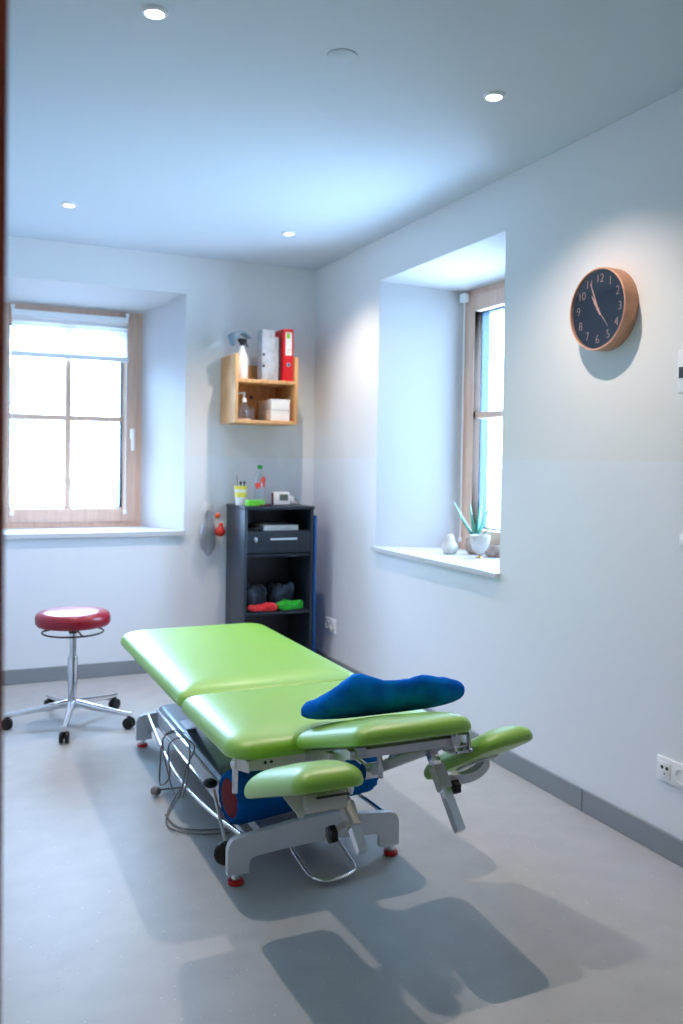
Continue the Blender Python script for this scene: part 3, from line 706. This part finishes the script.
bm = BM(); box(bm, 2.005, 2.035, 5.20, 5.235, ZT+.004, ZT+.05, .005); build('plug_body', bm, M['white'], ad)
bm = BM(); tube(bm, smooth_path([(2.01, 5.20, ZT+.02), (2.0, 5.16, ZT+.012), (2.03, 5.12, ZT+.005), (2.05, 5.17, ZT+.005), (2.055, 5.22, ZT+.03), (2.035, 5.22, ZT+.04)], 5), .003, 6); build('cable', bm, M['cord'], ad)

# balls in a net bag on the wall
nb = thing('hanging_bag', 'clear bag hanging from a hook on the back wall left of the dark cabinet', 'bag', (1.55, YB, .86))
bm = BM(); box(bm, 1.50, 1.556, YB-.006, YB, .99, 1.06, .002); build('hook_plate', bm, M['white'], nb)
bm = BM(); tube(bm, smooth_path([(1.545, YB-.004, 1.035), (1.548, YB-.028, 1.02), (1.55, YB-.034, 1.04)], 4), .0025, 8); build('hook', bm, M['steel'], nb)
def bagf(u, v):
    x = math.cos(v)*math.cos(u); y = math.cos(v)*math.sin(u); z = math.sin(v)
    p = Vector((1.512+.055*x*(1-.45*max(0, z)), YB-.052+.045*y*(1-.5*max(0, z)), .865+.145*z))
    q = mnoise.noise(p*25)*.010
    return p+Vector((q, min(0, q*.5), 0))
bm = BM(); lump(bm, 0, 0, 0, bagf, 40, 24); build('bag_film', bm, M['greyclear'], nb, angle=180)
bm = BM(); bmesh.ops.create_uvsphere(bm, u_segments=24, v_segments=14, radius=.017, matrix=T(1.575, YB-.055, .975)); tag(build('massage_ball', bm, M['orange'], base=(1.575, YB-.055, .975), angle=180), 'small round orange ball hanging beside the dark cabinet', 'ball')
bm = BM(); lathe(bm, [(0, -.036), (.02, -.032), (.033, -.015), (.034, 0), (.024, .018), (.014, .03), (.013, .045), (.008, .052), (0, .053)], T(1.59, YB-.058, .878) @ R(8, 'Y'), 28)
tag(build('suction_bulb', bm, M['redrubber'], base=(1.586, YB-.062, .86), angle=70), 'pear-shaped red rubber bulb hanging below the orange ball', 'rubber bulb')

# ------------------------------------------------------------------ wall shelf
x0, x1, y0, y1, z0, z1 = 1.599, 2.008, 5.10, YB, 1.556, 1.977
ws = thing('wall_shelf', 'small open pine wall shelf with two compartments on the back wall', 'shelf', ((x0+x1)/2, y1, z0))
t = .02
bm = BM(); box(bm, x0, x0+t, y0, y1, z0, z1, .001); sp = build('side_panel', bm, M['pine'], ws)
bm = BM(); lathe(bm, [(0, 0), (.006, 0), (.005, .0015), (0, .002)], T(x0, 5.13, 1.86) @ R(-90, 'Y'), 14); build('knot', bm, M['knot'], sp)
bm = BM(); box(bm, x1-t, x1, y0, y1, z0, z1, .001); build('side_panel', bm, M['pine'], ws)
bm = BM(); box(bm, x0+t, x1-t, y0, y1, z0, z0+t, .001); build('bottom_board', bm, M['pine'], ws)
bm = BM(); box(bm, x0+t, x1-t, y0, y1, 1.805, 1.825, .001); build('middle_board', bm, M['pine'], ws)
bm = BM(); box(bm, x0+t, x1-t, y1-.012, y1, z0+t, 1.94); bk_ = build('back_panel', bm, M['pine'], ws)
bm = BM(); lathe(bm, [(0, 0), (.011, 0), (.011, .004), (0, .004)], T(1.80, y1-.012, 1.735) @ R(90, 'X'), 16); build('cable_hole', bm, M['black'], bk_)
# top compartment
ZS = 1.825
sb = thing('spray_bottle', 'white spray bottle standing on the left of the pine wall shelf', 'spray bottle', (1.672, 5.22, ZS))
c = T(1.666, 5.18, ZS)
bm = BM(); lathe(bm, [(0, 0), (.034, 0), (.038, .005), (.038, .125), (.035, .14), (.025, .165), (.014, .195), (.013, .215), (0, .215)], c, 28); build('bottle_body', bm, M['white'], sb)
bm = BM(); box(bm, -.026, .030, -.010, .010, .0, .026, .006, mtx=c @ T(0, 0, .228)); lathe(bm, [(0, .21), (.016, .21), (.016, .23), (0, .23)], c, 18)
tube(bm, [c @ Vector((.02, 0, .235)), c @ Vector((.028, 0, .215)), c @ Vector((.036, 0, .205))], .005, 8); build('trigger_head', bm, M['black'], sb)
def clothf(u, v):
    # soft grey cloth hung over the trigger head, longer on the left
    x = math.cos(v)*math.cos(u); y = math.cos(v)*math.sin(u); z = math.sin(v)
    X = x*.078; ridge = .294-.028*abs(x+.05)**1.6
    low = ridge-.018-(.085*math.exp(-((x+.62)/.36)**2))-.012*math.exp(-((x-.7)/.3)**2)
    zz = ridge+.006*z if z > 0 else ridge+(low-ridge)*(-z)
    p = Vector((1.650+X, 5.175+y*.045*(1+.4*(-z if z < 0 else 0)), ZS+zz))
    q = mnoise.noise(p*34)*.012
    return p+Vector((q*.6, q, q*.4))
bm = BM(); lump(bm, 0, 0, 0, clothf, 48, 24); tag(build('cleaning_cloth', bm, M['greycloth'], base=(1.65, 5.18, 2.09), angle=180), 'grey cleaning cloth draped over the spray bottle head', 'cloth')
def binder(xa, xb, ya, yb, za, zb, m, name, label, ring=True, lab=None, dark=False):
    o = thing(name, label, 'binder', ((xa+xb)/2, (ya+yb)/2, za))
    bm = BM(); box(bm, xa, xb, ya, ya+.003, za, zb, .001); box(bm, xa, xa+.003, ya+.003, yb, za, zb); box(bm, xb-.003, xb, ya+.003, yb, za, zb); build('cover', bm, m, o)
    bm = BM(); box(bm, xa+.006, xb-.006, ya+.01, yb-.01, za+.006, zb-.012); build('paper_block', bm, M['whitematt'], o)
    return o
b1 = binder(1.784, 1.866, 5.14, 5.23, ZS, 2.14, M['marble'], 'ring_binder', 'wide pale grey marbled ring binder in the middle of the pine wall shelf')
for z in (1.985, 1.915):
    bm = BM(); lathe(bm, [(.005, 0), (.009, 0), (.009, .002), (.005, .002)], T(1.794, 5.14, z) @ R(90, 'X'), 18); lathe(bm, [(0, 0), (.005, 0), (.005, .0012), (0, .0012)], T(1.794, 5.14, z) @ R(90, 'X'), 14); build('spine_hole', bm, M['darkhole'], b1)
b3 = thing('folder', 'thin grey folder with a dark edge between the marbled and the red binder', 'folder', (1.915, 5.28, ZS))
bm = BM(); box(bm, 1.868, 1.896, 5.155, 5.36, ZS, 2.10, .001); build('cover', bm, M['marble'], b3)
bm = BM(); box(bm, 1.8965, 1.911, 5.155, 5.39, ZS, 2.09, .001); build('dark_edge', bm, M['darkhole'], b3)
b2 = binder(1.914, 1.980, 5.115, 5.39, ZS, 2.15, M['binderred'], 'ring_binder', 'bright red ring binder with a white spine label on the pine wall shelf')
bm = BM(); box(bm, 1.927, 1.968, 5.1135, 5.115, 1.985, 2.130); lb = build('spine_label', bm, M['whitematt'], b2)
bm = BM(); box(bm, 1.934, 1.956, 5.1127, 5.1135, 2.09, 2.124); build('label_logo', bm, M['labelgreen'], lb)
bm = BM(); box(bm, 1.934, 1.957, 5.1127, 5.1135, 2.004, 2.006); box(bm, 1.934, 1.961, 5.1127, 5.1135, 2.02, 2.0215); build('label_lines', bm, M['darkhole'], lb)
bm = BM(); lathe(bm, [(.007, 0), (.013, 0), (.013, .0025), (.007, .0025)], T(1.9475, 5.115, 1.928) @ R(90, 'X'), 24); build('finger_ring', bm, M['chrome'], b2)
bm = BM(); lathe(bm, [(0, 0), (.008, 0), (.008, .001), (0, .001)], T(1.9475, 5.115, 1.928) @ R(90, 'X'), 18); build('finger_hole', bm, M['black'], b2)
# lower compartment
ZL = z0+t
bm = BM(); lathe(bm, [(0, 0), (.034, 0), (.042, .010), (.040, .010), (.033, .004), (0, .004)], T(1.680, 5.175, ZL), 28, sx=1.1)
tag(build('soap_tray', bm, M['white'], base=(1.680, 5.175, ZL)), 'flat white dish under the soap dispenser in the pine shelf', 'dish')
sd_ = thing('soap_dispenser', 'clear round soap dispenser with a white pump in the lower pine shelf', 'soap dispenser', (1.678, 5.165, ZL+.0105))
c = T(1.678, 5.165, ZL+.0105)
bm = BM(); lathe(bm, [(0, 0), (.034, 0), (.038, .01), (.036, .05), (.028, .08), (.014, .102), (.012, .11), (0, .11)], c, 28); build('bottle_body', bm, M['clearplastic'], sd_)
bm = BM(); lathe(bm, [(0, .10), (.0155, .10), (.0155, .122), (.006, .126), (.006, .150), (.010, .152), (.010, .16), (0, .162)], c, 20); tube(bm, [c @ Vector((0, 0, .157)), c @ Vector((-.03, -.01, .155)), c @ Vector((-.036, -.012, .148))], .004, 8); build('pump', bm, M['white'], sd_)
bm = BM(); lathe(bm, [(0, .002), (.022, .002), (.022, .075), (0, .075)], T(1.735, 5.20, ZL), 20); tag(build('glass_jar', bm, M['clearplastic'], base=(1.735, 5.20, ZL)), 'small clear jar beside the soap dispenser in the lower pine shelf', 'jar')
for k, (za, zb, lb) in enumerate(((ZL, ZL+.066, 'white cardboard box in the pine shelf, lower of the stacked two'), (ZL+.067, ZL+.138, 'white cardboard box in the pine shelf, upper of the stacked two'))):
    o = thing('cardboard_box', lb, 'box', (1.935, 5.27, za), 'white boxes in the pine shelf')
    bm = BM(); box(bm, 1.842, 1.965, 5.125, 5.385, za, zb-.004, .001); build('box_body', bm, M['whitematt'], o)
    bm = BM(); box(bm, 1.840, 1.967, 5.123, 5.387, zb-.016, zb-.003, .001); build('lid', bm, M['whitematt'], o)

# ------------------------------------------------------------------ wall clock
CY, CZ, CR = 2.562, 1.908, .151
ck = thing('wall_clock', 'round wall clock with black face and rose gold rim on the right wall', 'clock', (XR, CY, CZ))
mk = T(XR, CY, CZ) @ R(-90, 'Y')  # local z points into the room, local x = up, local y = ... 
# local frame: X -> +Z world, Y -> +Y world, Z -> -X world
DP = .062
bm = BM(); lathe(bm, [(CR-.006, DP), (CR, DP-.001), (CR+.0015, DP-.006), (CR, .0), (0, .0), (0, .004), (CR-.012, .004), (CR-.006, DP-.012)], mk, 64)
build('rim', bm, M['clockrim'], ck)
bm = BM(); lathe(bm, [(CR-.006, DP-.002), (CR-.001, DP+.001), (CR+.001, DP-.002), (CR-.002, DP-.004)], mk, 64); build('bezel', bm, M['copper'], ck)
bm = BM(); lathe(bm, [(0, .004), (CR-.008, .004), (CR-.007, DP-.0115), (0, DP-.0115)], mk, 64); fc = build('face', bm, M['face'], ck)
def cpt(a, r, z=DP-.0108):   # a degrees clockwise from 12, seen from the room
    a = math.radians(a); return Vector((XR-z, CY-r*math.sin(a), CZ+r*math.cos(a)))
def text_mesh(s, size):
    cu_ = bpy.data.curves.new('numeral', 'FONT'); cu_.body = s; cu_.size = size; cu_.align_x = 'CENTER'; cu_.align_y = 'CENTER'; cu_.extrude = .0006; cu_.offset = -size*.026
    o = bpy.data.objects.new('tmp', cu_); C.objects.link(o)
    dg = bpy.context.evaluated_depsgraph_get(); me = bpy.data.meshes.new_from_object(o.evaluated_get(dg))
    bpy.data.objects.remove(o); bpy.data.curves.remove(cu_)
    return me
TILT = 2
for h_ in range(1, 13):
    me = text_mesh(str(h_), .045)
    bm = BM(); bm.from_mesh(me); bpy.data.meshes.remove(me)
    p = cpt(h_*30+TILT, .112)
    m4 = Matrix(((0, 0, -1, p.x), (-1, 0, 0, p.y), (0, 1, 0, p.z), (0, 0, 0, 1)))
    bmesh.ops.transform(bm, matrix=m4, verts=bm.verts); build('numeral', bm, M['copper'], fc, flat=True)
def hand(name, a, r0, r1, w, z):
    bm = BM(); A, B = cpt(a, r0, z), cpt(a, r1, z); d = (B-A).normalized(); s = d.cross(Vector((1, 0, 0)))
    q = [A-s*w, A+s*w, A+d*(B-A).length*.65+s*w*1.0, B+s*w*.25, B-s*w*.25, A+d*(B-A).length*.65-s*w*1.0]
    f = [bm.verts.new(p) for p in q]; g = [bm.verts.new(p-Vector((.0012, 0, 0))) for p in q]
    bm.faces.new(f); bm.faces.new(g[::-1])
    for i in range(6): bm.faces.new((f[i], g[i], g[(i+1) % 6], f[(i+1) % 6]))
    build(name, bm, M['copper'], ck, flat=True)
hand('minute_hand', -24, -.02, .112, .0026, DP-.0085); hand('hour_hand', -33, -.026, .062, .0040, DP-.0070); hand('second_hand', 140, -.030, .090, .0012, DP-.0055)
bm = BM(); lathe(bm, [(0, 0), (.006, 0), (.006, .004), (0, .005)], mk @ T(0, 0, DP-.0095), 16); build('hub', bm, M['copper'], ck)
bm = BM(); lathe(bm, [(0, DP-.0035), (CR-.0065, DP-.0035), (CR-.0065, DP-.0028), (0, DP-.0028)], mk, 64); build('glass', bm, M['cglass'], ck)

# ------------------------------------------------------------------ sockets and switches
def socket(yc, zc, n, name, label, kind='two_pin'):
    o = thing(name, label, 'power socket', (XR, yc, zc))
    wt = .071*n
    bm = BM(); box(bm, XR-.010, XR, yc-wt/2-.005, yc+wt/2+.005, zc-.041, zc+.041, .003); pl_ = build('cover_plate', bm, M['white'], o)
    for k in range(n):
        y = yc+wt/2-.0355-k*.071
        if kind == 'mixed' and k == 0:
            bm = BM(); box(bm, XR-.013, XR-.010, y-.024, y+.024, zc-.027, zc+.027, .001); ins = build('insert', bm, M['white'], pl_)
            hs = ((-.011, .008, .006), (.011, .008, .006), (0, -.012, .003))
            zz = .0135
        else:
            bm = BM(); lathe(bm, [(.021, 0), (.026, 0), (.026, .0035), (.023, .0035), (.020, -.002), (0, -.003), (0, -.005), (.021, -.005)], T(XR-.010, y, zc) @ R(-90, 'Y'), 28); ins = build('insert', bm, M['white'], pl_)
            hs = ((-.0095, 0, .003), (.0095, 0, .003)); zz = .0075
        bm = BM()
        for dy, dz, r in hs: lathe(bm, [(0, 0), (r, 0), (r, .001), (0, .001)], T(XR-zz, y+dy, zc+dz) @ R(-90, 'Y'), 14)
        build('pin_holes', bm, M['darkhole'], ins)
        ins.parent = o
    return o
socket(2.190, .298, 2, 'double_socket', 'white double wall socket near the floor on the right wall below the clock', 'mixed')
socket(5.07, .288, 2, 'double_socket', 'small white double socket on the right wall beside the dark cabinet')
sw = thing('light_switch', 'white light switch at the right edge of the photo below the paint line', 'switch', (XR, 2.13, 1.05))
bm = BM(); box(bm, XR-.010, XR, 2.105, 2.188, 1.06, 1.105, .003); build('cover_plate', bm, M['white'], sw)
bm = BM(); box(bm, XR-.014, XR-.010, 2.112, 2.180, 1.004+.062, 1.100, .002); build('rocker', bm, M['white'], sw)
th = thing('display_panel', 'white wall panel with a dark display at the right photo edge, beyond the clock', 'wall panel', (XR, 2.14, 1.645))  # unidentified wall panel, thermostat-like, with a dark display
bm = BM(); box(bm, XR-.022, XR, 2.11, 2.202, 1.575, 1.72, .004); build('case', bm, M['white'], th)
bm = BM(); box(bm, XR-.024, XR-.022, 2.12, 2.194, 1.625, 1.662, .001); build('display', bm, M['black'], th)

# ------------------------------------------------------------------ things on the right sill
ZW = .846
def ribbed(bm, prof, mtx, n, amp, n_r):
    rings = []
    for r, z in prof:
        if r < 1e-6: rings.append([bm.verts.new(mtx @ Vector((0, 0, z)))]); continue
        rings.append([bm.verts.new(mtx @ Vector((r*(1+amp*math.cos(n_r*2*PI*i/n))*math.cos(2*PI*i/n), r*(1+amp*math.cos(n_r*2*PI*i/n))*math.sin(2*PI*i/n), z))) for i in range(n)])
    for a, b in zip(rings, rings[1:]):
        for i in range(n):
            j = (i+1) % n
            if len(a) == 1: bm.faces.new((a[0], b[i], b[j]))
            elif len(b) == 1: bm.faces.new((a[i], a[j], b[0]))
            else: bm.faces.new((a[i], a[j], b[j], b[i]))
pe = thing('ceramic_pear', 'speckled cream ceramic pear on the right window sill, left of the pots', 'ornament', (2.46, 4.0, ZW))
bm = BM(); lathe(bm, [(0, 0), (.030, 0), (.040, .012), (.045, .030), (.041, .048), (.030, .062), (.023, .074), (.0215, .088), (.018, .098), (.009, .104), (0, .105)], T(2.46, 4.0, ZW), 36); build('pear_body', bm, M['ceramic'], pe, angle=180)
bm = BM(); tube(bm, [(2.46, 4.0, ZW+.102), (2.459, 3.998, ZW+.112), (2.462, 3.997, ZW+.119)], .003, 8, rs=[.004, .003, .003]); build('stem', bm, M['gold'], pe)
pt = thing('aloe_plant', 'green aloe growing in a speckled brown clay pot on the right window sill', 'potted plant', (2.585, 3.945, ZW))
c = T(2.585, 3.945, ZW)
bm = BM(); lathe(bm, [(0, 0), (.034, 0), (.050, .02), (.056, .05), (.052, .085), (.047, .088), (.047, .076), (0, .074)], c, 36); build('pot', bm, M['potbrown'], pt, angle=60)
bm = BM(); lathe(bm, [(0, .0745), (.046, .0765), (.046, .078), (0, .08)], c, 24); build('soil', bm, M['soil'], pt)
def leaf(dx, dy, h, w0, bend=0):
    bm = BM(); n = 12; B = Vector((2.585, 3.945, ZW+.072)); rings = []
    tip = Vector((dx, dy, h)); side = Vector((-dy, dx, 0)); side = side.normalized() if side.length > .01 else Vector((0, 1, 0))
    # show broad side towards the room as well
    outn = Vector((dx, dy, 0)).normalized() if Vector((dx, dy, 0)).length > .01 else Vector((1, 0, 0))
    for i in range(n+1):
        t = i/n; p = B+Vector((dx*(t**1.0+bend*t*(1-t)), dy*(t**1.0+bend*t*(1-t)), h*t))
        w_ = w0*(1-t)**.8*(1+.4*t)+.0006; th = w_*.38
        rings.append([bm.verts.new(q) for q in (p-side*w_, p-outn*th*.9+side*0, p+side*w_, p+outn*th)] if False else
                     [bm.verts.new(p+side*w_*math.cos(a)+outn*(th*math.sin(a) + .35*th*math.cos(a)**2)) for a in [2*PI*k/8 for k in range(8)]])
    for a, b in zip(rings, rings[1:]):
        for k in range(8): bm.faces.new((a[k], a[(k+1) % 8], b[(k+1) % 8], b[k]))
    bm.faces.new(rings[0]); bm.faces.new(rings[-1])
    build('leaf', bm, M['aloe'], pt, angle=60)
for a in ((-.085, .095, .21, .021), (-.075, .065, .145, .019), (-.015, .04, .20, .017), (.015, -.035, .26, .022), (.03, -.10, .215, .016), (.05, .03, .18, .018), (-.04, -.02, .15, .017), (.02, -.11, .08, .012)): leaf(*a)
fp = thing('ribbed_goblet', 'white ribbed footed bowl standing before the aloe pot on the right window sill', 'vase', (2.50, 3.775, ZW))
bm = BM(); ribbed(bm, [(0, .020), (.014, .020), (.018, .026), (.036, .045), (.047, .075), (.052, .112), (.050, .118), (.046, .116), (.042, .08), (.02, .04), (0, .034)], T(2.50, 3.775, ZW), 96, .025, 24); build('bowl', bm, M['ceramic'], fp)
bm = BM(); lathe(bm, [(0, 0), (.022, 0), (.022, .004), (.010, .008), (.008, .018), (.014, .024), (0, .024)], T(2.50, 3.775, ZW), 28); build('foot', bm, M['gold'], fp)
bm = BM(); lathe(bm, [(0, 0), (.034, 0), (.044, .02), (.046, .045), (.040, .062), (.036, .064), (.036, .055), (0, .052)], T(2.60, 3.80, ZW), 30)
tag(build('clay_bowl', bm, M['potbrown'], base=(2.60, 3.80, ZW)), 'low brown clay bowl behind the white ribbed goblet on the sill', 'bowl')

# ------------------------------------------------------------------ camera
F, yaw, pitch, roll, py = 873.525491977584, -0.42644291093279646, -0.021384296779767224, 0.015563976869816835, -31.96922262114911
f = Vector((-math.sin(yaw)*math.cos(pitch), math.cos(yaw)*math.cos(pitch), math.sin(pitch)))
r0 = Vector((math.cos(yaw), math.sin(yaw), 0)); u0 = r0.cross(f)
r = r0*math.cos(roll)+u0*math.sin(roll); u = -r0*math.sin(roll)+u0*math.cos(roll)
cd = bpy.data.cameras.new('camera'); co = bpy.data.objects.new('camera', cd); C.objects.link(co)
co.matrix_world = Matrix(((r.x, u.x, -f.x, 0), (r.y, u.y, -f.y, 0), (r.z, u.z, -f.z, 1.33104336), (0, 0, 0, 1)))
cd.sensor_fit = 'VERTICAL'; cd.sensor_height = 36; cd.sensor_width = 24; cd.lens = F*36/1024; cd.shift_y = py/1024
cd.clip_start = .02; cd.clip_end = 200
cd.dof.use_dof = True; cd.dof.focus_distance = 2.7; cd.dof.aperture_fstop = 2.8
sc.camera = co

sc.view_settings.view_transform = 'Standard'; sc.view_settings.look = 'None'; sc.view_settings.exposure = .32; sc.view_settings.gamma = 1
sc.view_settings.use_curve_mapping = False
sc.cycles.use_denoising = True
sc.cycles.max_bounces = 10; sc.cycles.diffuse_bounces = 6; sc.cycles.transparent_max_bounces = 16
sc.cycles.sample_clamp_indirect = 8; sc.cycles.caustics_reflective = False; sc.cycles.caustics_refractive = False
